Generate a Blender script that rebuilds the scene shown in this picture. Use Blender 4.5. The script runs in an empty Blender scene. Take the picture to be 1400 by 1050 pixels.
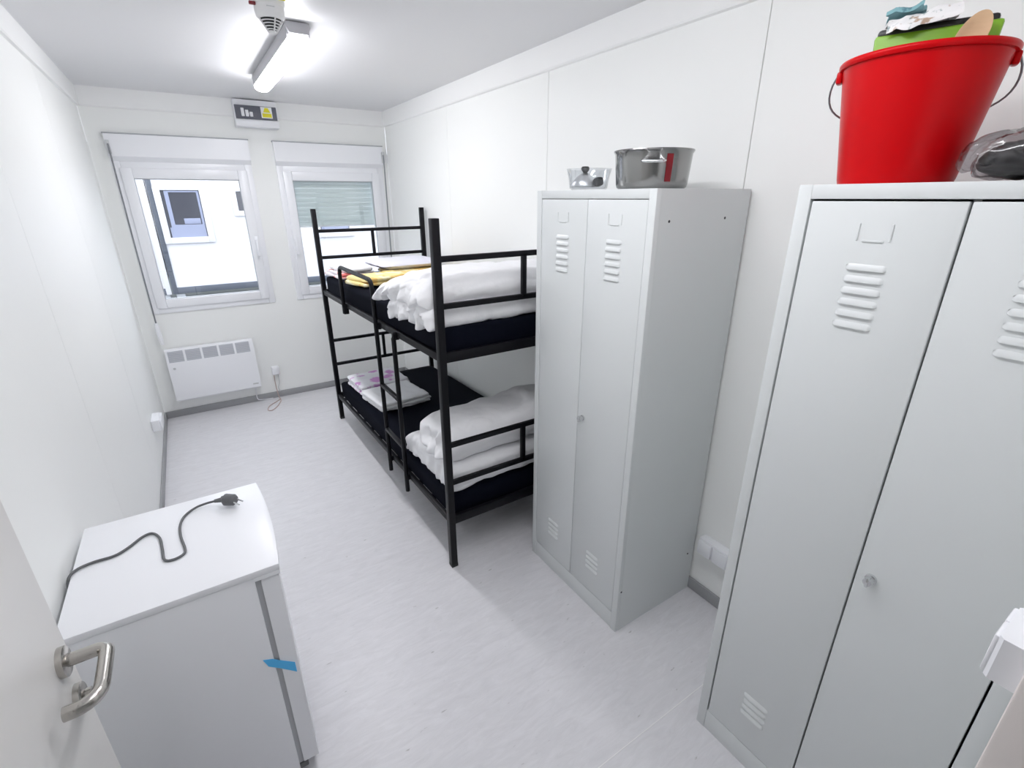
import bpy, bmesh, math, random
from mathutils import Vector, Matrix, noise

scene = bpy.context.scene
COL = scene.collection

# ------------------------------------------------------------------ camera
cam_d = bpy.data.cameras.new('camera')
cam_d.sensor_width = 36.0
cam_d.lens = 663.17 / 1400.0 * 36.0
cam_d.clip_start = 0.02
cam = bpy.data.objects.new('camera', cam_d)
COL.objects.link(cam)
cam.matrix_world = Matrix((
    (0.83954654, 0.19823146, -0.50583188, 0.0),
    (-0.54327557, 0.30008107, -0.78409375, 0.0),
    (-0.00364147, 0.93308930, 0.35962634, 1.7765),
    (0, 0, 0, 1)))
scene.camera = cam

# ------------------------------------------------------------------ light
world = bpy.data.worlds.new('overcast_sky')
scene.world = world
world.use_nodes = True
bg = world.node_tree.nodes['Background']
bg.inputs[0].default_value = (0.86, 0.90, 1.0, 1)
bg.inputs[1].default_value = 3.8
LAMP_STRENGTH = 46.0          # lamp before the windows
LAMP_STRENGTH_FILL = 31.0    # unseen lamp added to brighten the entrance end

vs = scene.view_settings
vs.view_transform = 'Standard'
vs.look = 'None'
vs.gamma = 1
vs.use_curve_mapping = False
vs.exposure = 0.10
scene.cycles.max_bounces = 14
scene.cycles.diffuse_bounces = 9
scene.cycles.transparent_max_bounces = 16

# ------------------------------------------------------------------ room sizes
XL, XR = -0.447, 1.7314
YF, YN = 4.8208, 0.0165
ZC = 2.50
YB = -1.35            # back wall of the corridor behind the doorway

# ------------------------------------------------------------------ materials
MATS = {}


def mat(name, col, rough=0.5, metal=0.0, spec=0.5, bump=None, var=None, coat=0.0, sheen=0.0):
    """principled; bump=(scale,strength,detail), var=(scale,amount,stretch)"""
    m = bpy.data.materials.new(name)
    m.use_nodes = True
    nt = m.node_tree
    p = nt.nodes['Principled BSDF']
    p.inputs['Base Color'].default_value = (*col, 1)
    p.inputs['Roughness'].default_value = rough
    p.inputs['Metallic'].default_value = metal
    p.inputs['Specular IOR Level'].default_value = spec
    p.inputs['Coat Weight'].default_value = coat
    p.inputs['Sheen Weight'].default_value = sheen
    tc = None
    if bump or var:
        tc = nt.nodes.new('ShaderNodeTexCoord')
    if var:
        mp = nt.nodes.new('ShaderNodeMapping')
        mp.inputs['Scale'].default_value = var[2]
        n = nt.nodes.new('ShaderNodeTexNoise')
        n.inputs['Scale'].default_value = var[0]
        n.inputs['Detail'].default_value = 6
        mx = nt.nodes.new('ShaderNodeMix')
        mx.data_type = 'RGBA'
        a = var[1]
        mx.inputs[6].default_value = (*[max(0, c * (1 - a)) for c in col], 1)
        mx.inputs[7].default_value = (*[min(1, c * (1 + a)) for c in col], 1)
        nt.links.new(tc.outputs['Object'], mp.inputs[0])
        nt.links.new(mp.outputs[0], n.inputs['Vector'])
        nt.links.new(n.outputs[0], mx.inputs[0])
        nt.links.new(mx.outputs[2], p.inputs['Base Color'])
    if bump:
        n = nt.nodes.new('ShaderNodeTexNoise')
        n.inputs['Scale'].default_value = bump[0]
        n.inputs['Detail'].default_value = bump[2]
        b = nt.nodes.new('ShaderNodeBump')
        b.inputs['Strength'].default_value = bump[1]
        b.inputs['Distance'].default_value = 0.01
        nt.links.new(tc.outputs['Object'], n.inputs['Vector'])
        nt.links.new(n.outputs[0], b.inputs['Height'])
        nt.links.new(b.outputs[0], p.inputs['Normal'])
    MATS[name] = m
    return m


def glass(name, tint=(1, 1, 1), ior=1.45, extra=0.0, rough=0.0):
    """thin pane: clear, with a mirror reflection that grows at grazing angles"""
    m = bpy.data.materials.new(name)
    m.use_nodes = True
    nt = m.node_tree
    nt.nodes.remove(nt.nodes['Principled BSDF'])
    out = nt.nodes['Material Output']
    tr = nt.nodes.new('ShaderNodeBsdfTransparent')
    tr.inputs[0].default_value = (*tint, 1)
    gl = nt.nodes.new('ShaderNodeBsdfGlossy')
    gl.inputs['Roughness'].default_value = rough
    fr = nt.nodes.new('ShaderNodeLayerWeight')      # facing is the same from both sides of the pane
    fr.inputs['Blend'].default_value = 0.5
    pw = nt.nodes.new('ShaderNodeMath')
    pw.operation = 'POWER'
    pw.inputs[1].default_value = 4.0
    f0 = ((ior - 1) / (ior + 1)) ** 2 * 2 + extra
    ad = nt.nodes.new('ShaderNodeMath')
    ad.operation = 'MULTIPLY_ADD'
    ad.inputs[1].default_value = 0.9 - f0
    ad.inputs[2].default_value = f0
    mx = nt.nodes.new('ShaderNodeMixShader')
    nt.links.new(fr.outputs['Facing'], pw.inputs[0])
    nt.links.new(pw.outputs[0], ad.inputs[0])
    nt.links.new(ad.outputs[0], mx.inputs[0])
    nt.links.new(tr.outputs[0], mx.inputs[1])
    nt.links.new(gl.outputs[0], mx.inputs[2])
    nt.links.new(mx.outputs[0], out.inputs['Surface'])
    MATS[name] = m
    return m


def emitter(name, col, strength):
    m = bpy.data.materials.new(name)
    m.use_nodes = True
    p = m.node_tree.nodes['Principled BSDF']
    p.inputs['Base Color'].default_value = (*col, 1)
    p.inputs['Emission Color'].default_value = (*col, 1)
    p.inputs['Emission Strength'].default_value = strength
    MATS[name] = m
    return m


mat('wall_white', (0.90, 0.91, 0.895), rough=0.40, spec=0.16, bump=(3.0, 0.02, 2))
mat('ceiling_white', (0.81, 0.81, 0.825), rough=0.5, spec=0.3)
mat('trim_white', (0.89, 0.895, 0.89), rough=0.4)
mat('pvc_white', (0.88, 0.89, 0.92), rough=0.3)
mat('seam_grey', (0.60, 0.61, 0.62), rough=0.5)
mat('baseboard_grey', (0.34, 0.345, 0.355), rough=0.5)
mat('locker_grey', (0.66, 0.685, 0.685), rough=0.33, spec=0.5)
mat('black_paint', (0.004, 0.004, 0.006), rough=0.42, spec=0.22)
mat('navy_fabric', (0.0035, 0.0045, 0.010), rough=0.9, spec=0.08, bump=(350, 0.25, 2))
mat('white_cotton', (0.85, 0.85, 0.865), rough=0.85, spec=0.2, bump=(11, 0.55, 5))
mat('lilac_cotton', (0.72, 0.72, 0.80), rough=0.85, spec=0.2, bump=(12, 0.5, 5))
mat('fridge_white', (0.86, 0.87, 0.90), rough=0.28, spec=0.5)
mat('gasket_grey', (0.42, 0.43, 0.45), rough=0.6)
mat('cable_grey', (0.12, 0.125, 0.13), rough=0.5)
mat('steel', (0.50, 0.48, 0.45), rough=0.24, metal=1.0, bump=(220, 0.05, 1))
mat('chrome', (0.72, 0.73, 0.74), rough=0.14, metal=1.0)
mat('pot_steel', (0.31, 0.31, 0.305), rough=0.16, metal=1.0)
mat('blue_tape', (0.09, 0.50, 0.92), rough=0.55)
mat('red_plastic', (0.53, 0.002, 0.005), rough=0.28, spec=0.13)
mat('green_plastic', (0.20, 0.42, 0.02), rough=0.4)
mat('black_plastic', (0.01, 0.01, 0.011), rough=0.4)
mat('wood_beech', (0.62, 0.42, 0.25), rough=0.6, var=(14, 0.13, (1, 1, 6)))
mat('door_leaf', (0.72, 0.71, 0.69), rough=0.36)
mat('jamb_beige', (0.84, 0.78, 0.75), rough=0.45)
mat('sensor_white', (0.82, 0.82, 0.82), rough=0.45)
mat('dark_slot', (0.03, 0.03, 0.035), rough=0.6)
mat('red_tag', (0.19, 0.006, 0.012), rough=0.4)
mat('yellow_tag', (0.80, 0.72, 0.02), rough=0.5)
mat('white_label', (0.85, 0.85, 0.85), rough=0.5)
mat('lamp_housing', (0.42, 0.42, 0.44), rough=0.5)
mat('grille_grey', (0.52, 0.54, 0.60), rough=0.5)
mat('tinted_door', (0.13, 0.135, 0.165), rough=0.08, spec=0.6)
mat('rod_grey', (0.22, 0.23, 0.25), rough=0.4)
mat('shutter_green', (0.83, 0.90, 0.90), rough=0.5)
mat('facade_white', (0.66, 0.645, 0.675), rough=0.5)
mat('anthracite', (0.075, 0.085, 0.11), rough=0.5)
mat('gravel', (0.035, 0.045, 0.04), rough=0.9, var=(40, 0.5, (1, 1, 1)))
mat('dark_pane', (0.06, 0.06, 0.075), rough=0.1, spec=0.5)
mat('lilac_frame', (0.27, 0.29, 0.40), rough=0.5)
mat('copper_wire', (0.55, 0.42, 0.38), rough=0.5)
mat('dark_contents', (0.012, 0.012, 0.014), rough=0.5, var=(20, 0.8, (1, 1, 1)))
emitter('lamp_diffuser', (0.968, 0.963, 1.0), LAMP_STRENGTH)
emitter('lamp_diffuser_fill', (0.968, 0.963, 1.0), LAMP_STRENGTH_FILL)
glass('window_glass', (0.95, 0.97, 0.97))
glass('bowl_glass', (0.93, 0.94, 0.95), ior=1.4, extra=0.04, rough=0.05)
mat('aluminium', (0.78, 0.79, 0.80), rough=0.35, metal=1.0)
glass('wrap_film', (0.93, 0.93, 0.94), ior=1.5, extra=0.05, rough=0.10)
glass('bag_film', (0.74, 0.72, 0.73), ior=1.4, extra=0.02, rough=0.16)


def floor_material():
    m = bpy.data.materials.new('linoleum')
    m.use_nodes = True
    nt = m.node_tree
    p = nt.nodes['Principled BSDF']
    p.inputs['Roughness'].default_value = 0.36
    p.inputs['Specular IOR Level'].default_value = 0.4
    tc = nt.nodes.new('ShaderNodeTexCoord')
    mp = nt.nodes.new('ShaderNodeMapping')
    mp.inputs['Rotation'].default_value = (0, 0, 0.25)
    mp.inputs['Scale'].default_value = (5.0, 22.0, 1)
    nt.links.new(tc.outputs['Object'], mp.inputs[0])
    n1 = nt.nodes.new('ShaderNodeTexNoise')
    n1.inputs['Scale'].default_value = 1.6
    n1.inputs['Detail'].default_value = 9
    n1.inputs['Roughness'].default_value = 0.68
    n1.inputs['Distortion'].default_value = 1.2
    nt.links.new(mp.outputs[0], n1.inputs['Vector'])
    cr = nt.nodes.new('ShaderNodeValToRGB')
    cr.color_ramp.elements[0].position = 0.28
    cr.color_ramp.elements[0].color = (0.665, 0.66, 0.68, 1)
    cr.color_ramp.elements[1].position = 0.66
    cr.color_ramp.elements[1].color = (0.755, 0.75, 0.775, 1)
    nt.links.new(n1.outputs[0], cr.inputs[0])
    # small dark flecks and pale flecks of the sheet
    mp2 = nt.nodes.new('ShaderNodeMapping')
    mp2.inputs['Rotation'].default_value = (0, 0, 0.3)
    mp2.inputs['Scale'].default_value = (9.0, 26.0, 1)
    nt.links.new(tc.outputs['Object'], mp2.inputs[0])
    n2 = nt.nodes.new('ShaderNodeTexNoise')
    n2.inputs['Scale'].default_value = 2.2
    n2.inputs['Detail'].default_value = 3
    nt.links.new(mp2.outputs[0], n2.inputs['Vector'])
    cr2 = nt.nodes.new('ShaderNodeValToRGB')
    cr2.color_ramp.elements[0].position = 0.70
    cr2.color_ramp.elements[0].color = (0, 0, 0, 1)
    cr2.color_ramp.elements[1].position = 0.76
    cr2.color_ramp.elements[1].color = (1, 1, 1, 1)
    nt.links.new(n2.outputs[0], cr2.inputs[0])
    mx = nt.nodes.new('ShaderNodeMix')
    mx.data_type = 'RGBA'
    nt.links.new(cr2.outputs[0], mx.inputs[0])
    nt.links.new(cr.outputs[0], mx.inputs[6])
    mx.inputs[7].default_value = (0.48, 0.475, 0.48, 1)
    nt.links.new(mx.outputs[2], p.inputs['Base Color'])
    MATS['linoleum'] = m


floor_material()


def print_material(name, base, inks, scale, thresh):
    """white fabric with blotches of printed colour"""
    m = bpy.data.materials.new(name)
    m.use_nodes = True
    nt = m.node_tree
    p = nt.nodes['Principled BSDF']
    p.inputs['Roughness'].default_value = 0.85
    tc = nt.nodes.new('ShaderNodeTexCoord')
    prev = None
    for i, ink in enumerate(inks):
        mp = nt.nodes.new('ShaderNodeMapping')
        mp.inputs['Location'].default_value = (3.1 * i, 1.7 * i, 0)
        nt.links.new(tc.outputs['Object'], mp.inputs[0])
        n = nt.nodes.new('ShaderNodeTexNoise')
        n.inputs['Scale'].default_value = scale
        n.inputs['Detail'].default_value = 3
        nt.links.new(mp.outputs[0], n.inputs['Vector'])
        cr = nt.nodes.new('ShaderNodeValToRGB')
        cr.color_ramp.elements[0].position = thresh
        cr.color_ramp.elements[1].position = thresh + 0.06
        nt.links.new(n.outputs[0], cr.inputs[0])
        mx = nt.nodes.new('ShaderNodeMix')
        mx.data_type = 'RGBA'
        nt.links.new(cr.outputs[0], mx.inputs[0])
        if prev is None:
            mx.inputs[6].default_value = (*base, 1)
        else:
            nt.links.new(prev, mx.inputs[6])
        mx.inputs[7].default_value = (*ink, 1)
        prev = mx.outputs[2]
    nt.links.new(prev, p.inputs['Base Color'])
    MATS[name] = m


print_material('pink_print', (0.82, 0.81, 0.85), [(0.62, 0.30, 0.62)], 9.0, 0.55)
print_material('yellow_print', (0.80, 0.66, 0.30), [(0.86, 0.80, 0.55), (0.74, 0.48, 0.14)], 9.0, 0.55)
print_material('red_print', (0.84, 0.80, 0.82), [(0.78, 0.20, 0.18)], 14.0, 0.52)
print_material('towel_print', (0.78, 0.77, 0.77), [(0.45, 0.33, 0.25), (0.22, 0.30, 0.30)], 45.0, 0.62)
print_material('teal_print', (0.22, 0.42, 0.46), [(0.10, 0.22, 0.26)], 40.0, 0.55)

# ------------------------------------------------------------------ builders


def origin(o):
    v = Vector((0, 0, 0))
    while o is not None:
        v += o.location
        o = o.parent
    return v


class B:
    """collects shapes (world coordinates) that become ONE mesh object"""

    def __init__(self):
        self.bm = bmesh.new()

    def _merge(self, t):
        me = bpy.data.meshes.new('tmp')
        t.to_mesh(me)
        t.free()
        self.bm.from_mesh(me)
        bpy.data.meshes.remove(me)

    def box(self, x0, x1, y0, y1, z0, z1, bev=0.0, seg=2):
        t = bmesh.new()
        bmesh.ops.create_cube(t, size=1)
        for v in t.verts:
            v.co = Vector(((x0 + x1) / 2 + v.co.x * (x1 - x0), (y0 + y1) / 2 + v.co.y * (y1 - y0),
                           (z0 + z1) / 2 + v.co.z * (z1 - z0)))
        if bev > 0:
            bmesh.ops.bevel(t, geom=list(t.edges), offset=bev, segments=seg, affect='EDGES', profile=0.5)
        self._merge(t)
        return self

    def beam(self, p0, p1, w, h, up=(0, 0, 1), bev=0.003):
        p0, p1 = Vector(p0), Vector(p1)
        d = (p1 - p0)
        L = d.length
        d.normalize()
        u = Vector(up)
        s = d.cross(u).normalized()
        u = s.cross(d).normalized()
        t = bmesh.new()
        bmesh.ops.create_cube(t, size=1)
        for v in t.verts:
            v.co = Vector((v.co.x * w, v.co.y * L, v.co.z * h))
        if bev > 0:
            bmesh.ops.bevel(t, geom=list(t.edges), offset=bev, segments=2, affect='EDGES', profile=0.5)
        mid = (p0 + p1) / 2
        for v in t.verts:
            c = v.co.copy()
            v.co = mid + s * c.x + d * c.y + u * c.z
        self._merge(t)
        return self

    def cyl(self, p0, p1, r0, r1=None, n=28, cap=True):
        r1 = r0 if r1 is None else r1
        p0, p1 = Vector(p0), Vector(p1)
        d = (p1 - p0).normalized()
        a = d.orthogonal().normalized()
        b = d.cross(a)
        bm = self.bm
        R0 = [bm.verts.new(p0 + (a * math.cos(t) + b * math.sin(t)) * r0) for t in [2 * math.pi * i / n for i in range(n)]]
        R1 = [bm.verts.new(p1 + (a * math.cos(t) + b * math.sin(t)) * r1) for t in [2 * math.pi * i / n for i in range(n)]]
        for i in range(n):
            j = (i + 1) % n
            bm.faces.new((R0[i], R0[j], R1[j], R1[i]))
        if cap:
            bm.faces.new(R0[::-1])
            bm.faces.new(R1)
        return self

    def tube(self, pts, r, n=10, closed=False):
        pts = [Vector(p) for p in pts]
        bm = self.bm
        N = len(pts)
        rings = []
        prev = None
        for i, p in enumerate(pts):
            if closed:
                d = pts[(i + 1) % N] - pts[i - 1]
            else:
                d = pts[min(i + 1, N - 1)] - pts[max(i - 1, 0)]
            d.normalize()
            if prev is None:
                a = d.orthogonal().normalized()
            else:
                a = (prev - d * prev.dot(d)).normalized()
            prev = a
            b = d.cross(a)
            rr = r[i] if isinstance(r, (list, tuple)) else r
            rings.append([bm.verts.new(p + (a * math.cos(t) + b * math.sin(t)) * rr)
                          for t in [2 * math.pi * k / n for k in range(n)]])
        M = N if closed else N - 1
        for i in range(M):
            A, C = rings[i], rings[(i + 1) % N]
            for k in range(n):
                j = (k + 1) % n
                bm.faces.new((A[k], A[j], C[j], C[k]))
        if not closed:
            bm.faces.new(rings[0][::-1])
            bm.faces.new(rings[-1])
        return self

    def lathe(self, prof, c, n=48, close=False):
        bm = self.bm
        rings = []
        for r, z in prof:
            if r < 1e-6:
                rings.append([bm.verts.new((c[0], c[1], c[2] + z))])
            else:
                rings.append([bm.verts.new((c[0] + r * math.cos(t), c[1] + r * math.sin(t), c[2] + z))
                              for t in [2 * math.pi * i / n for i in range(n)]])
        for A, C in zip(rings[:-1], rings[1:]):
            for i in range(n):
                j = (i + 1) % n
                if len(A) == 1:
                    bm.faces.new((A[0], C[j], C[i]))
                elif len(C) == 1:
                    bm.faces.new((A[i], A[j], C[0]))
                else:
                    bm.faces.new((A[i], A[j], C[j], C[i]))
        return self

    def prism(self, poly, axis, a0, a1):
        """polygon in the two other axes (in xyz order) swept from a0 to a1 along axis"""
        bm = self.bm

        def P(u, v, w):
            return {'x': (w, u, v), 'y': (u, w, v), 'z': (u, v, w)}[axis]
        A = [bm.verts.new(P(u, v, a0)) for u, v in poly]
        C = [bm.verts.new(P(u, v, a1)) for u, v in poly]
        n = len(poly)
        for i in range(n):
            j = (i + 1) % n
            bm.faces.new((A[i], A[j], C[j], C[i]))
        bm.faces.new(A[::-1])
        bm.faces.new(C)
        return self

    def soft(self, c, half, r, cuts=22, amp=0.0, freq=6.0, crease=0.0, cfreq=5.0, seed=0.0, warp=None, rotz=0.0):
        """a stuffed, rounded slab with wrinkles; half = half sizes, r = edge rounding"""
        t = bmesh.new()
        bmesh.ops.create_cube(t, size=2)
        bmesh.ops.subdivide_edges(t, edges=list(t.edges), cuts=cuts, use_grid_fill=True)
        h = Vector(half)
        r3 = Vector((min(r, h.x), min(r, h.y), min(r, h.z)))
        off = Vector((seed * 7.3, seed * 3.1, seed * 5.7))
        cs, sn = math.cos(rotz), math.sin(rotz)
        for v in t.verts:
            # denser rounding towards the borders
            q = Vector([math.copysign(abs(k) ** 0.75, k) for k in v.co])
            p = Vector((q.x * h.x, q.y * h.y, q.z * h.z))
            inner = Vector([max(-(h[i] - r3[i]), min(h[i] - r3[i], p[i])) for i in range(3)])
            d = Vector([(p[i] - inner[i]) / r3[i] for i in range(3)])
            L = d.length
            nrm = d.normalized() if L > 1e-6 else Vector((0, 0, 1))
            if L > 1e-6:
                m = max(abs(d[0]), abs(d[1]), abs(d[2]))
                p = inner + Vector([nrm[i] * r3[i] * m for i in range(3)])
            disp = 0.0
            if amp:
                disp += amp * noise.fractal(p * freq + off, 1.0, 2.0, 3)
            if crease:
                w = noise.noise_vector(p * 3.0 + off) * 0.12
                k = noise.noise((p + w) * cfreq + off * 2)
                disp -= crease * max(0.0, 1 - abs(k) * 9) ** 1.2
                k = noise.noise((p + w * 1.5) * cfreq * 2.1 + off * 3)
                disp -= crease * 0.35 * max(0.0, 1 - abs(k) * 6) ** 1.2
            p = p + nrm * disp
            if warp:
                p = warp(p)
            v.co = Vector((c[0] + p.x * cs - p.y * sn, c[1] + p.x * sn + p.y * cs, c[2] + p.z))
        self._merge(t)
        return self

    def build(self, name, m, parent=None, smooth=35.0):
        bm = self.bm
        o0 = origin(parent)
        bmesh.ops.recalc_face_normals(bm, faces=list(bm.faces))
        if o0.length > 0:
            bmesh.ops.translate(bm, verts=list(bm.verts), vec=-o0)
        me = bpy.data.meshes.new(name)
        bm.to_mesh(me)
        bm.free()
        if smooth:
            me.shade_smooth()
            me.set_sharp_from_angle(angle=math.radians(smooth))
        me.materials.append(MATS[m])
        o = bpy.data.objects.new(name, me)
        COL.objects.link(o)
        if parent is not None:
            o.parent = parent
        return o


def place(name, me, loc, parent, rot=None):
    """another object that shares the mesh data; loc in world coordinates"""
    o = bpy.data.objects.new(name, me)
    COL.objects.link(o)
    o.parent = parent
    o.location = Vector(loc) - origin(parent)
    if rot:
        o.rotation_euler = rot
    return o


def tag(o, label, cat, group=None, kind=None):
    if label:
        o['label'] = label
    if cat:
        o['category'] = cat
    if group:
        o['group'] = group
    if kind:
        o['kind'] = kind
    return o


def empty(name, loc, label=None, cat=None, group=None, kind=None):
    o = bpy.data.objects.new(name, None)
    o.empty_display_size = 0.1
    COL.objects.link(o)
    o.location = loc
    return tag(o, label, cat, group, kind)


def struct(o, label=None, cat=None):
    return tag(o, label, cat, kind='structure')


# ================================================================== SETTING
fl = B().box(XL - 0.1, XR + 0.1, YB - 0.1, YF + 0.1, -0.08, 0.0).build('floor', 'linoleum', smooth=0)
struct(fl, 'pale grey marbled linoleum floor', 'floor')
B().box(XL, XR, 0.7255, 0.7285, 0.0, 0.0008).build('weld_seam', 'white_label', fl, smooth=0)
struct(B().box(XL - 0.1, XR + 0.1, YB - 0.1, YF + 0.1, ZC, ZC + 0.1).build('ceiling', 'ceiling_white', smooth=0),
       'smooth white ceiling', 'ceiling')


def panel_wall(name, x_face, outward, y0, y1, seams, label):
    """backing with flat steel-faced panels set 3 mm apart"""
    s = outward
    w = B().box(min(x_face + s * 0.012, x_face + s * 0.10), max(x_face + s * 0.012, x_face + s * 0.10),
                y0, y1, 0, ZC).build(name, 'seam_grey', smooth=0)
    struct(w, label, 'wall')
    ys = [y0] + seams + [y1]
    for a, b in zip(ys[:-1], ys[1:]):
        B().box(min(x_face, x_face + s * 0.012), max(x_face, x_face + s * 0.012), a + 0.0015, b - 0.0015,
                0.0, ZC, bev=0.0015, seg=1).build('panel', 'wall_white', w, smooth=0)
    return w


panel_wall('wall_left', XL, -1, YN, YF, [1.13, 2.305, 3.475, 4.65], 'white panelled wall behind the refrigerator')
panel_wall('wall_right', XR, 1, YN, YF, [1.135, 2.325, 3.53, 4.70], 'white panelled wall behind the lockers and bunk bed')

# far wall with two window openings
W1 = (-0.345, 0.572, 0.90, 2.215)
W2 = (0.757, 1.674, 0.90, 2.215)
b = B()
T = 0.12
b.box(XL, XR, YF, YF + T, 0, 0.90)
b.box(XL, XR, YF, YF + T, 2.215, ZC)
for x0, x1 in ((XL, W1[0]), (W1[1], W2[0]), (W2[1], XR)):
    b.box(x0, x1, YF, YF + T, 0.90, 2.215)
struct(b.build('wall_far', 'wall_white', smooth=0), 'white far wall with two windows', 'wall')

# near wall with the doorway the camera stands in
JX = 0.725
b = B()
b.box(JX, XR, -0.055, YN, 0, ZC)
b.box(XL, -0.385, -0.055, YN, 0, ZC)
b.box(-0.385, JX, -0.055, YN, 2.07, ZC)
struct(b.build('wall_near', 'wall_white', smooth=0), 'near wall around the doorway', 'wall')
b = B()
b.box(JX - 0.022, JX - 0.0005, -0.06, YN + 0.001, 0, 2.06, bev=0.004)
struct(b.build('trim_1', 'jamb_beige'), 'beige door jamb at the bottom right corner', 'door jamb')
struct(B().box(-0.384, -0.372, -0.06, YN + 0.001, 0, 2.06, bev=0.003).build('trim_2', 'jamb_beige'),
       'beige hinge jamb of the doorway', 'door jamb')

# corridor behind the doorway
b = B()
b.box(XL, XR, YB - 0.1, YB, 0, ZC)
b.box(XL - 0.1, XL, YB, -0.055, 0, ZC)
b.box(XR, XR + 0.1, YB, -0.055, 0, ZC)
struct(b.build('wall_corridor', 'wall_white', smooth=0), 'white corridor walls behind the doorway', 'wall')

# ceiling cove and skirting
CZ = 2.375


def cove(x, s):
    return [(x, CZ), (x + s * 0.012, CZ + 0.004), (x + s * 0.016, CZ + 0.012), (x + s * 0.016, ZC), (x, ZC)]


struct(B().prism(cove(XL, 1), 'y', YN, YF).build('trim_3', 'trim_white', smooth=0),
       'white cove strip along the ceiling on the left wall', 'trim')
struct(B().prism(cove(XR, -1), 'y', YN, YF).build('trim_4', 'trim_white', smooth=0),
       'white cove strip along the ceiling on the right wall', 'trim')
struct(B().prism([(YF, CZ), (YF - 0.012, CZ + 0.004), (YF - 0.016, CZ + 0.012), (YF - 0.016, ZC), (YF, ZC)],
                 'x', XL + 0.016, XR - 0.016).build('trim_5', 'trim_white', smooth=0),
       'white cove strip along the ceiling on the far wall', 'trim')
struct(B().box(XL, XL + 0.012, 0.03, YF, 0, 0.06, bev=0.003).build('baseboard_left', 'baseboard_grey'),
       'grey skirting along the left wall', 'baseboard')
struct(B().box(XR - 0.012, XR, 0.03, YF, 0, 0.06, bev=0.003).build('baseboard_right', 'baseboard_grey'),
       'grey skirting along the right wall', 'baseboard')
struct(B().box(XL + 0.012, XR - 0.012, YF - 0.012, YF, 0, 0.06, bev=0.003).build('baseboard_far', 'baseboard_grey'),
       'grey skirting below the windows', 'baseboard')


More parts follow.
